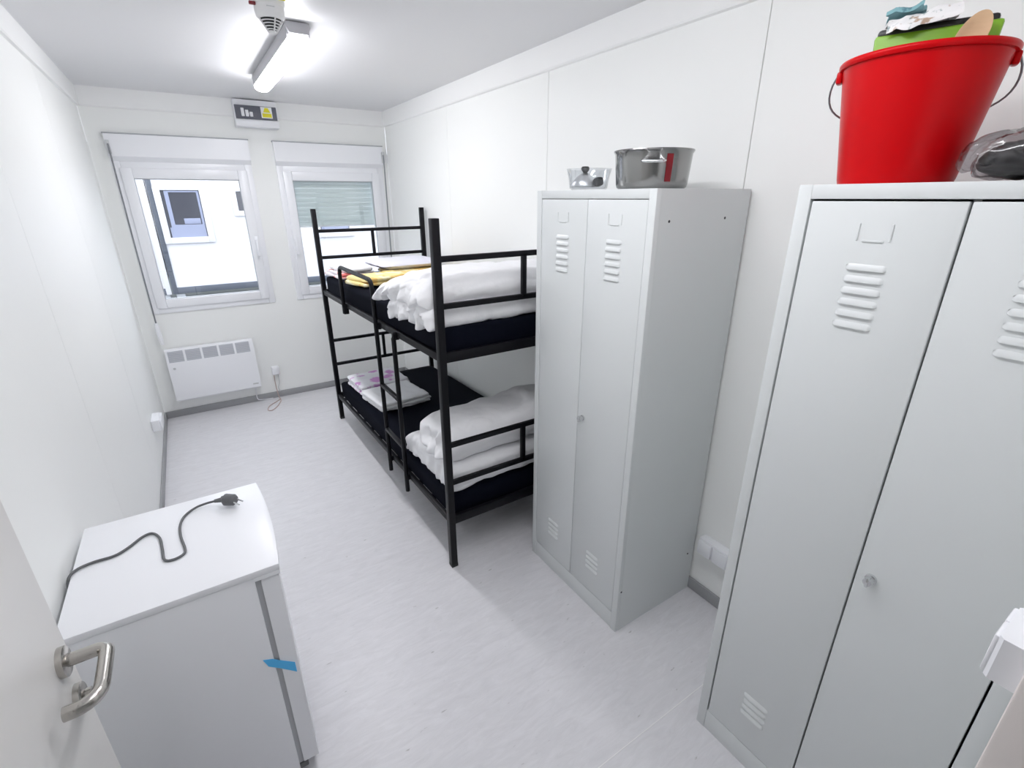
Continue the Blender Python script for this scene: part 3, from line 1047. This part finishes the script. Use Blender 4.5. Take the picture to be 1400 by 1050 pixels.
# plug: angled body resting on its pins
pl = B()
pl.tube([(-0.088, 1.625, ZT + 0.016), (-0.066, 1.613, ZT + 0.020)], [0.0055, 0.0085], 12)
pl.box(-0.070, -0.050, 1.594, 1.620, ZT + 0.010, ZT + 0.032, 0.005)
pl.cyl((-0.058, 1.608, ZT + 0.020), (-0.036, 1.592, ZT + 0.020), 0.0190, 0.0180, 20)
pl.cyl((-0.036, 1.592, ZT + 0.020), (-0.031, 1.588, ZT + 0.020), 0.0180, 0.013, 20)
plug = pl.build('plug', 'cable_grey', pc, smooth=40)
pl = B()
for s in (-1, 1):
    d = Vector((0.59, 0.81, 0)) * 0.0095 * s
    p0 = Vector((-0.033, 1.589, ZT + 0.018)) + d
    pl.cyl(p0, p0 + Vector((0.0155, -0.0115, -0.009)), 0.0024, n=10)
pl.build('pins', 'chrome', plug)

# ================================================================== HEATER AND WALL FITTINGS
ht = empty('convector_heater', (-0.005, 4.77, 0.165), 'white wall convector heater below the left window', 'heater')
HX0, HX1 = -0.332, 0.318
b = B()
b.prism([(4.722, 0.170), (4.718, 0.176), (4.718, 0.500), (4.752, 0.604), (4.760, 0.608), (4.803, 0.608), (4.803, 0.165), (4.728, 0.165)], 'x', HX0, HX1)
body = b.build('body', 'pvc_white', ht, smooth=20)
n0 = Vector((0, -0.104, 0.034)).normalized()
cw = (HX1 - HX0 - 0.05) / 5
for k in range(5):
    a = HX0 + 0.018 + k * (cw + 0.0035)
    e = a + cw - 0.013
    g = B()
    p0, p1 = Vector((0, 4.7205, 0.508)), Vector((0, 4.7490, 0.595))
    q = [p0 + n0 * 0.0006, p1 + n0 * 0.0006, p1 - n0 * 0.003, p0 - n0 * 0.003]
    g.prism([(v.y, v.z) for v in q], 'x', a, e)
    gr = g.build('grille', 'grille_grey', ht, smooth=0)
    for j in range(6):
        f = B()
        c = p0.lerp(p1, (j + 0.6) / 6.2)
        f.beam((a, c.y + n0.y * 0.002, c.z + n0.z * 0.002), (e, c.y + n0.y * 0.002, c.z + n0.z * 0.002), 0.0055, 0.004, bev=0)
        f.build('fin', 'seam_grey', gr, smooth=0)
B().box(0.255, 0.300, 4.7165, 4.7185, 0.200, 0.212, 0.0005, 1).build('name_plate', 'seam_grey', ht)
B().cyl((-0.29, 4.7185, 0.455), (-0.29, 4.7155, 0.455), 0.010, n=20).build('indicator', 'seam_grey', ht)
for x in (-0.25, 0.24):
    B().box(x - 0.02, x + 0.02, 4.80, YF, 0.30, 0.50).build('wall_bracket', 'seam_grey', ht, smooth=0)
B().tube(spline([(0.275, 4.77, 0.168), (0.272, 4.80, 0.11), (0.270, 4.806, 0.03), (0.30, 4.80, 0.012), (0.40, 4.795, 0.007)], 6), 0.004, 8).build('heater_cord', 'pvc_white', ht, smooth=80)

sk = empty('wall_socket', (0.463, YF, 0.22), 'white socket box on the far wall beside the heater', 'socket', 'white socket boxes on the walls')
B().box(0.432, 0.494, YF - 0.042, YF, 0.232, 0.312, 0.006).build('housing', 'pvc_white', sk)
B().box(0.436, 0.490, YF - 0.050, YF - 0.041, 0.240, 0.306, 0.005).build('lid', 'pvc_white', sk)
B().tube(spline([(0.444, YF - 0.02, 0.235), (0.442, YF - 0.015, 0.16), (0.447, YF - 0.016, 0.05), (0.452, YF - 0.03, 0.006), (0.455, 4.72, 0.004), (0.440, 4.66, 0.004), (0.395, 4.56, 0.004), (0.345, 4.50, 0.004),
                 (0.318, 4.53, 0.004), (0.345, 4.62, 0.004), (0.42, 4.70, 0.004), (0.455, 4.745, 0.004)], 6), 0.0035, 8).build('wire', 'copper_wire', sk, smooth=80)
B().tube(spline([(0.480, YF - 0.02, 0.235), (0.477, YF - 0.02, 0.15), (0.462, YF - 0.018, 0.10), (0.470, YF - 0.02, 0.06)], 6), 0.0035, 8).build('wire', 'seam_grey', sk, smooth=80)

sk = empty('wall_socket', (XL, 4.02, 0.27), 'white socket box low on the left wall near the corner', 'socket', 'white socket boxes on the walls')
B().box(XL, XL + 0.050, 3.83, 4.00, 0.285, 0.365, 0.007).build('housing', 'pvc_white', sk)
B().box(XL + 0.049, XL + 0.062, 3.92, 3.996, 0.289, 0.361, 0.006).build('lid', 'pvc_white', sk)
B().box(XL + 0.049, XL + 0.062, 3.834, 3.912, 0.289, 0.361, 0.006).build('lid', 'pvc_white', sk)

sk = empty('wall_socket', (XR, 0.98, 0.24), 'white double socket box on the right wall between the lockers', 'socket', 'white socket boxes on the walls')
B().box(XR - 0.046, XR, 0.90, 1.055, 0.255, 0.338, 0.008).build('housing', 'pvc_white', sk)
B().box(XR - 0.058, XR - 0.045, 0.982, 1.050, 0.260, 0.333, 0.008).build('lid', 'pvc_white', sk)
B().box(XR - 0.058, XR - 0.045, 0.905, 0.975, 0.260, 0.333, 0.008).build('lid', 'pvc_white', sk)

sw = empty('light_switch', (0.765, YN, 1.22), 'white surface-mounted switch box beside the door jamb', 'switch')
B().prism([(0.722, YN), (0.722, 0.043), (0.727, 0.0475), (0.803, 0.0475), (0.808, 0.043), (0.808, YN)], 'z', 1.2215, 1.284).build('housing', 'pvc_white', sw, smooth=20)
B().box(0.7265, 0.765, 0.046, 0.0520, 1.2235, 1.2815, 0.0025).build('rocker', 'pvc_white', sw)
B().box(0.7665, 0.804, 0.046, 0.0520, 1.2235, 1.2815, 0.0025).build('rocker', 'pvc_white', sw)

# fuse box under the ceiling between the windows
fb = empty('fuse_box', (0.66, YF, 2.30), 'small white fuse box with dark door above the windows', 'fuse box')
b = B()
b.box(0.508, 0.820, 4.735, YF, 2.298, 2.492, 0.008)
b.build('housing', 'pvc_white', fb)
B().box(0.516, 0.812, 4.722, 4.737, 2.356, 2.450, 0.003).build('door', 'tinted_door', fb)
B().box(0.508, 0.820, 4.718, 4.737, 2.300, 2.352, 0.006).build('lower_cover', 'pvc_white', fb)
st = B().box(0.698, 0.778, 4.7206, 4.7222, 2.368, 2.446).build('warning_sticker', 'white_label', fb, smooth=0)
B().box(0.706, 0.772, 4.7200, 4.7207, 2.374, 2.402).build('yellow_field', 'yellow_tag', st, smooth=0)
B().prism([(0.714, 2.408), (0.766, 2.408), (0.752, 2.440), (0.728, 2.440)], 'y', 4.7200, 4.7207).build('yellow_field', 'yellow_tag', st, smooth=0)
for k in range(3):
    B().box(0.556 + k * 0.030, 0.578 + k * 0.030, 4.7150, 4.7225, 2.372, 2.43 - k * 0.012, 0.003).build('door_reflection', 'pvc_white', fb)  # white blocks standing in for light reflected on the dark door

# ceiling lamps: the visible one and an added fill lamp
def ceiling_lamp(xc, LYa, LYb, label, strength_mat='lamp_diffuser'):
    lp = empty('ceiling_lamp', (xc, (LYa + LYb) / 2, ZC), label, 'lamp', 'tube lamps under the ceiling')
    LX0, LX1 = xc - 0.048, xc + 0.048
    B().box(LX0 - 0.002, LX1 + 0.002, LYa + 0.01, LYb - 0.01, 2.437, 2.492, 0.003).build('housing', 'lamp_housing', lp)
    for y in (LYa + 0.25, LYb - 0.25):
        B().box(xc - 0.02, xc + 0.02, y - 0.03, y + 0.03, 2.491, ZC).build('mount', 'lamp_housing', lp, smooth=0)
    prof = [(LX0 + 0.002, 2.438)] + [(xc - 0.046 * math.cos(math.radians(a)), 2.431 - 0.025 * math.sin(math.radians(a))) for a in range(0, 181, 15)] + [(LX1 - 0.002, 2.438)]
    B().prism(prof, 'y', LYa + 0.004, LYb - 0.004).build('diffuser', strength_mat, lp, smooth=60)
    prof2 = [(LX0 + 0.001, 2.495), (LX0 - 0.004, 2.480), (LX0 + 0.010, 2.452), (LX1 - 0.010, 2.452), (LX1 + 0.004, 2.480), (LX1 - 0.001, 2.495)]
    B().prism(prof2, 'y', LYa - 0.012, LYa + 0.0105).build('end_cap', 'lamp_housing', lp, smooth=0)
    B().prism(prof2, 'y', LYb - 0.0105, LYb + 0.004).build('end_cap', 'lamp_housing', lp, smooth=0)


ceiling_lamp(0.60, 2.665, 3.845, 'long white tube lamp glowing under the ceiling before the windows')
ceiling_lamp(0.60, 0.36, 1.54, 'unseen tube lamp added as fill light above the entrance end', 'lamp_diffuser_fill')  # added out of view to lift the near half of the room

# smoke detector
sd = empty('smoke_detector', (0.432, 2.33, ZC), 'white smoke detector with slotted cone on the ceiling', 'smoke detector')
c = (0.432, 2.33, 0)
B().lathe([(0, ZC), (0.056, ZC), (0.056, 2.448), (0.053, 2.442), (0, 2.442)], c).build('base', 'sensor_white', sd)
B().lathe([(0, 2.445), (0.052, 2.445), (0.052, 2.425), (0.049, 2.408), (0.044, 2.402), (0, 2.402)], c).build('body', 'sensor_white', sd)
B().lathe([(0, 2.406), (0.038, 2.406), (0.0105, 2.362), (0, 2.362)], c).build('sensor_core', 'dark_slot', sd)
for k in range(6):
    f = k / 5
    r = 0.0435 - 0.0285 * f
    z = 2.402 - 0.041 * f
    B().lathe([(r - 0.005, z + 0.001), (r, z), (r - 0.0015, z - 0.0026), (r - 0.006, z - 0.002), (r - 0.005, z + 0.001)], c, n=40).build('grille_ring', 'sensor_white', sd)
for k in range(4):
    a = math.radians(90 * k - 78)
    B().beam((c[0] + 0.044 * math.cos(a), c[1] + 0.044 * math.sin(a), 2.402), (c[0] + 0.014 * math.cos(a), c[1] + 0.014 * math.sin(a), 2.358), 0.004, 0.004, bev=0).build('rib', 'sensor_white', sd, smooth=0)
B().lathe([(0, 2.364), (0.016, 2.364), (0.014, 2.357), (0, 2.355)], c, n=24).build('tip', 'sensor_white', sd)
B().box(0.362, 0.384, 2.305, 2.318, 2.434, 2.444, 0.002).build('red_tab', 'red_tag', sd)
B().box(0.455, 0.482, 2.272, 2.277, 2.452, 2.470, 0.001).build('yellow_tab', 'yellow_tag', sd)
B().box(0.415, 0.442, 2.2765, 2.2815, 2.4285, 2.4310, 0.0005, 1).build('status_slot', 'seam_grey', sd)

# ================================================================== ON THE LOCKERS
LT = 1.80
# steel pot
PC = (1.42, 1.290, LT)
pt = empty('cooking_pot', PC, 'large stainless steel cooking pot on the locker', 'pot')
B().lathe([(0, 0.001), (0.112, 0.001), (0.119, 0.006), (0.122, 0.016), (0.128, 0.085), (0.130, 0.112), (0.136, 0.121), (0.135, 0.124), (0.127, 0.116), (0.124, 0.085), (0.117, 0.018), (0.108, 0.008), (0, 0.008)],
          PC, n=64).build('vessel', 'pot_steel', pt, smooth=50)


def pot_handle(ang):
    d = Vector((math.cos(ang), math.sin(ang), 0))
    s = Vector((-d.y, d.x, 0))
    o = Vector(PC)
    pts = []
    for u, r, z in ((-0.036, 0.120, 0.086), (-0.036, 0.145, 0.085), (-0.032, 0.160, 0.083), (-0.020, 0.166, 0.082), (0.020, 0.166, 0.082), (0.032, 0.160, 0.083), (0.036, 0.145, 0.085), (0.036, 0.120, 0.086)):
        pts.append(o + d * r + s * u + Vector((0, 0, z)))
    B().tube(spline(pts, 4), 0.0048, 10).build('handle', 'chrome', pt, smooth=80)


va = math.atan2(-PC[1], -PC[0])
pot_handle(va + 0.02)
pot_handle(va + 0.02 + math.pi)
# red paper label on the side
b = B()
bm = b.bm
cols = []
for k in range(5):
    a = va + 0.34 + 0.17 * k / 4
    cols.append([bm.verts.new((PC[0] + r * math.cos(a), PC[1] + r * math.sin(a), PC[2] + z)) for r, z in ((0.1238, 0.022), (0.1276, 0.066), (0.1305, 0.106))])
for A, C in zip(cols[:-1], cols[1:]):
    for i in range(2):
        bm.faces.new((A[i], A[i + 1], C[i + 1], C[i]))
b.build('red_label', 'red_tag', pt, smooth=60)

# glass bowl with a knobbed lid lying in it
GC = (1.36, 1.553, LT)
gb = B().lathe([(0, 0.001), (0.064, 0.001), (0.072, 0.007), (0.078, 0.045), (0.085, 0.074), (0.087, 0.076), (0.083, 0.075), (0.075, 0.045), (0.068, 0.010), (0.062, 0.006), (0, 0.006)],
               GC, n=56).build('glass_bowl', 'bowl_glass', None, smooth=50)
tag(gb, 'small clear glass bowl at the corner of the locker top', 'bowl')
gl = empty('pot_lid', (1.345, 1.560, LT + 0.007), 'steel lid with black knob lying in the glass bowl', 'lid')
B().lathe([(0.054, 0.008), (0.055, 0.011), (0.040, 0.036), (0.022, 0.052), (0.010, 0.058), (0, 0.059)], (1.348, 1.562, LT + 0.004), n=40).build('cover', 'aluminium', gl, smooth=60)
B().lathe([(0, 0.0), (0.008, 0.0), (0.009, 0.006), (0.015, 0.012), (0.016, 0.020), (0.012, 0.025), (0, 0.026)], (1.348, 1.562, LT + 0.060), n=28).build('knob', 'black_plastic', gl, smooth=50)
b = B()
b.soft((1.368, 1.505, LT + 0.030), (0.018, 0.014, 0.016), 0.012, cuts=8, amp=0.006, freq=20, seed=8)
tag(b.build('scouring_pad', 'dark_contents', None, smooth=60), 'dark crumpled scouring pad inside the glass bowl', 'pad')

# red bucket
RC = (1.36, 0.527, LT)
ax = Vector((-RC[1], RC[0], 0)).normalized()     # along the rim, from bail to bail
nx = Vector((RC[0], RC[1], 0)).normalized()
rb = empty('bucket', RC, 'red plastic bucket full of kitchen things on the foreground locker', 'bucket')
B().lathe([(0, 0.004), (0.095, 0.004), (0.098, 0.0), (0.105, 0.001), (0.1075, 0.010), (0.1395, 0.226), (0.1400, 0.231), (0.1455, 0.232), (0.1480, 0.236), (0.1480, 0.241), (0.1455, 0.244), (0.1375, 0.243), (0.1365, 0.236),
           (0.1045, 0.012), (0, 0.010)], RC, n=96).build('shell', 'red_plastic', rb, smooth=40)
for s in (-1, 1):
    p = Vector(RC) + ax * s * 0.1440 + Vector((0, 0, 0.222))
    e = B()
    e.beam(p - nx * 0.014, p + nx * 0.014, 0.012, 0.024, bev=0.004)
    e.build('bail_ear', 'red_plastic', rb)
pts = []
for k in range(0, 37):
    t = math.pi * k / 36
    sr = math.sin(t)
    w = 0.150 + 0.030 * abs(math.sin(2 * t)) ** 0.8
    down = 0.082 * (1 - (1 - min(1, sr * 1.1)) ** 1.5)
    pts.append(Vector(RC) + ax * (math.cos(t) * w) + nx * (sr * 0.158) + Vector((0, 0, 0.224 - down)))
B().tube(pts, 0.0021, 8).build('wire_bail', 'rod_grey', rb, smooth=80)


def frame(u, n, z):
    return Vector(RC) + ax * u + nx * n + Vector((0, 0, z))


# green plastic box with a black rim standing in the bucket
gx = empty('storage_box', frame(0, 0.02, 0.06), 'lime green plastic box with black rim standing in the bucket', 'box')


def tapered(bb, u0, u1, n0_, n1_, z0, z1, k):
    bm = bb.bm
    um, nm = (u0 + u1) / 2, (n0_ + n1_) / 2
    lo = [bm.verts.new(frame(um + (u - um) * k, nm + (n - nm) * k, z0)) for u, n in ((u0, n0_), (u1, n0_), (u1, n1_), (u0, n1_))]
    hi = [bm.verts.new(frame(u, n, z1)) for u, n in ((u0, n0_), (u1, n0_), (u1, n1_), (u0, n1_))]
    bm.faces.new(lo)
    bm.faces.new(hi)
    for i in range(4):
        j = (i + 1) % 4
        bm.faces.new((lo[i], lo[j], hi[j], hi[i]))
    bmesh.ops.bevel(bm, geom=list(bm.edges), offset=0.006, segments=2, affect='EDGES', profile=0.5)


b = B()
tapered(b, -0.108, 0.092, -0.045, 0.06, 0.055, 0.285, 0.86)
b.build('box_body', 'green_plastic', gx)
b = B()
tapered(b, -0.100, 0.088, -0.041, 0.056, 0.278, 0.296, 1.0)
b.build('box_lid', 'black_plastic', gx)
b = B()


def drape(name, m, u0, u1, n0_, n1_, z, label, seed, droop, lift=0.0):
    """small cloth with thickness lying in folds"""
    b = B()
    bm = b.bm
    N, M = 26, 18
    top, bot = [], []
    for i in range(N + 1):
        ra, rb_ = [], []
        for j in range(M + 1):
            fu, fn = i / N, j / M
            u = u0 + (u1 - u0) * fu
            n = n0_ + (n1_ - n0_) * fn
            q = Vector((u * 30, n * 30, seed))
            k = noise.noise(Vector((u * 26 + n * 22, n * 12, seed)))
            h = 0.010 * (1 - abs(k)) ** 2 + 0.004 * noise.noise(q * 0.6) + lift * fu
            h -= droop * max(0.0, (-0.040 - n) / 0.022) ** 1.1
            uu = u + 0.008 * noise.noise(q * 0.7 + Vector((3, 1, 0)))
            nn = n + 0.008 * noise.noise(q * 0.7 + Vector((8, 2, 5)))
            ra.append(bm.verts.new(frame(uu, nn, z + h + 0.007)))
            rb_.append(bm.verts.new(frame(uu, nn, z + h)))
        top.append(ra)
        bot.append(rb_)
    for i in range(N):
        for j in range(M):
            bm.faces.new((top[i][j], top[i + 1][j], top[i + 1][j + 1], top[i][j + 1]))
            bm.faces.new((bot[i][j], bot[i][j + 1], bot[i + 1][j + 1], bot[i + 1][j]))
    for i in range(N):
        bm.faces.new((top[i][0], bot[i][0], bot[i + 1][0], top[i + 1][0]))
        bm.faces.new((top[i][M], top[i + 1][M], bot[i + 1][M], bot[i][M]))
    for j in range(M):
        bm.faces.new((top[0][j], top[0][j + 1], bot[0][j + 1], bot[0][j]))
        bm.faces.new((top[N][j], bot[N][j], bot[N][j + 1], top[N][j + 1]))
    return tag(b.build(name, m, None, smooth=70), label, 'towel')


drape('tea_towel', 'towel_print', 0.074, -0.040, -0.064, 0.035, 0.2965, 'white patterned tea towel crumpled on the green box', 3.0, 0.018, lift=0.012)
drape('dish_cloth', 'teal_print', 0.078, 0.022, -0.036, 0.045, 0.311, 'teal crumpled dish cloth on the white towel', 7.0, 0.0, lift=0.012)

# wooden spoon leaning in the bucket, bowl up
sp = empty('wooden_spoon', frame(-0.05, -0.075, 0.02), 'pale wooden spoon standing in the bucket in front of the green box', 'spoon')
b = B()
t = bmesh.new()
bmesh.ops.create_uvsphere(t, u_segments=28, v_segments=18, radius=1)
sd_ = (ax * -0.34 + Vector((0, 0, 0.94))).normalized()      # long axis of the spoon
su = (ax * 0.94 + Vector((0, 0, 0.34))).normalized()
sc = frame(-0.062, -0.078, 0.253)
for v in t.verts:
    c0 = v.co.copy()
    l, w, d = c0.z, c0.x, c0.y
    wid = 0.0235 * (1 - 0.12 * l * 0)
    dep = d * 0.009
    if d < 0:
        dep = -0.009 * abs(d) * 0.2 + 0.006 * (1 - l * l - w * w)     # hollow side towards the room
    v.co = sc + sd_ * (l * 0.043) + su * (w * wid) + nx * dep
b._merge(t)
b.build('spoon_bowl', 'wood_beech', sp, smooth=50)
B().tube([sc - sd_ * 0.040 + nx * 0.004, sc - sd_ * 0.12 + nx * 0.006, sc - sd_ * 0.235 + nx * 0.010], [0.0065, 0.0055, 0.0055], 12).build('spoon_handle', 'wood_beech', sp, smooth=60)

# crumpled clear bag with dark things next to the bucket
bgp = empty('plastic_bag', (1.345, 0.27, LT), 'crumpled clear plastic bag of dark items beside the bucket', 'plastic bag')


def w_bag(p):
    return Vector((p.x, p.y, max(-0.0405, p.z)))


B().soft((1.308, 0.262, LT + 0.043), (0.085, 0.135, 0.042), 0.05, cuts=34, amp=0.012, freq=9, crease=0.010, cfreq=9, seed=9.0, warp=w_bag).build('film', 'bag_film', bgp, smooth=40)
B().soft((1.306, 0.242, LT + 0.033), (0.072, 0.122, 0.028), 0.035, cuts=34, amp=0.012, freq=9, crease=0.014, cfreq=7, seed=10.0).build('contents', 'dark_contents', bgp, smooth=50)
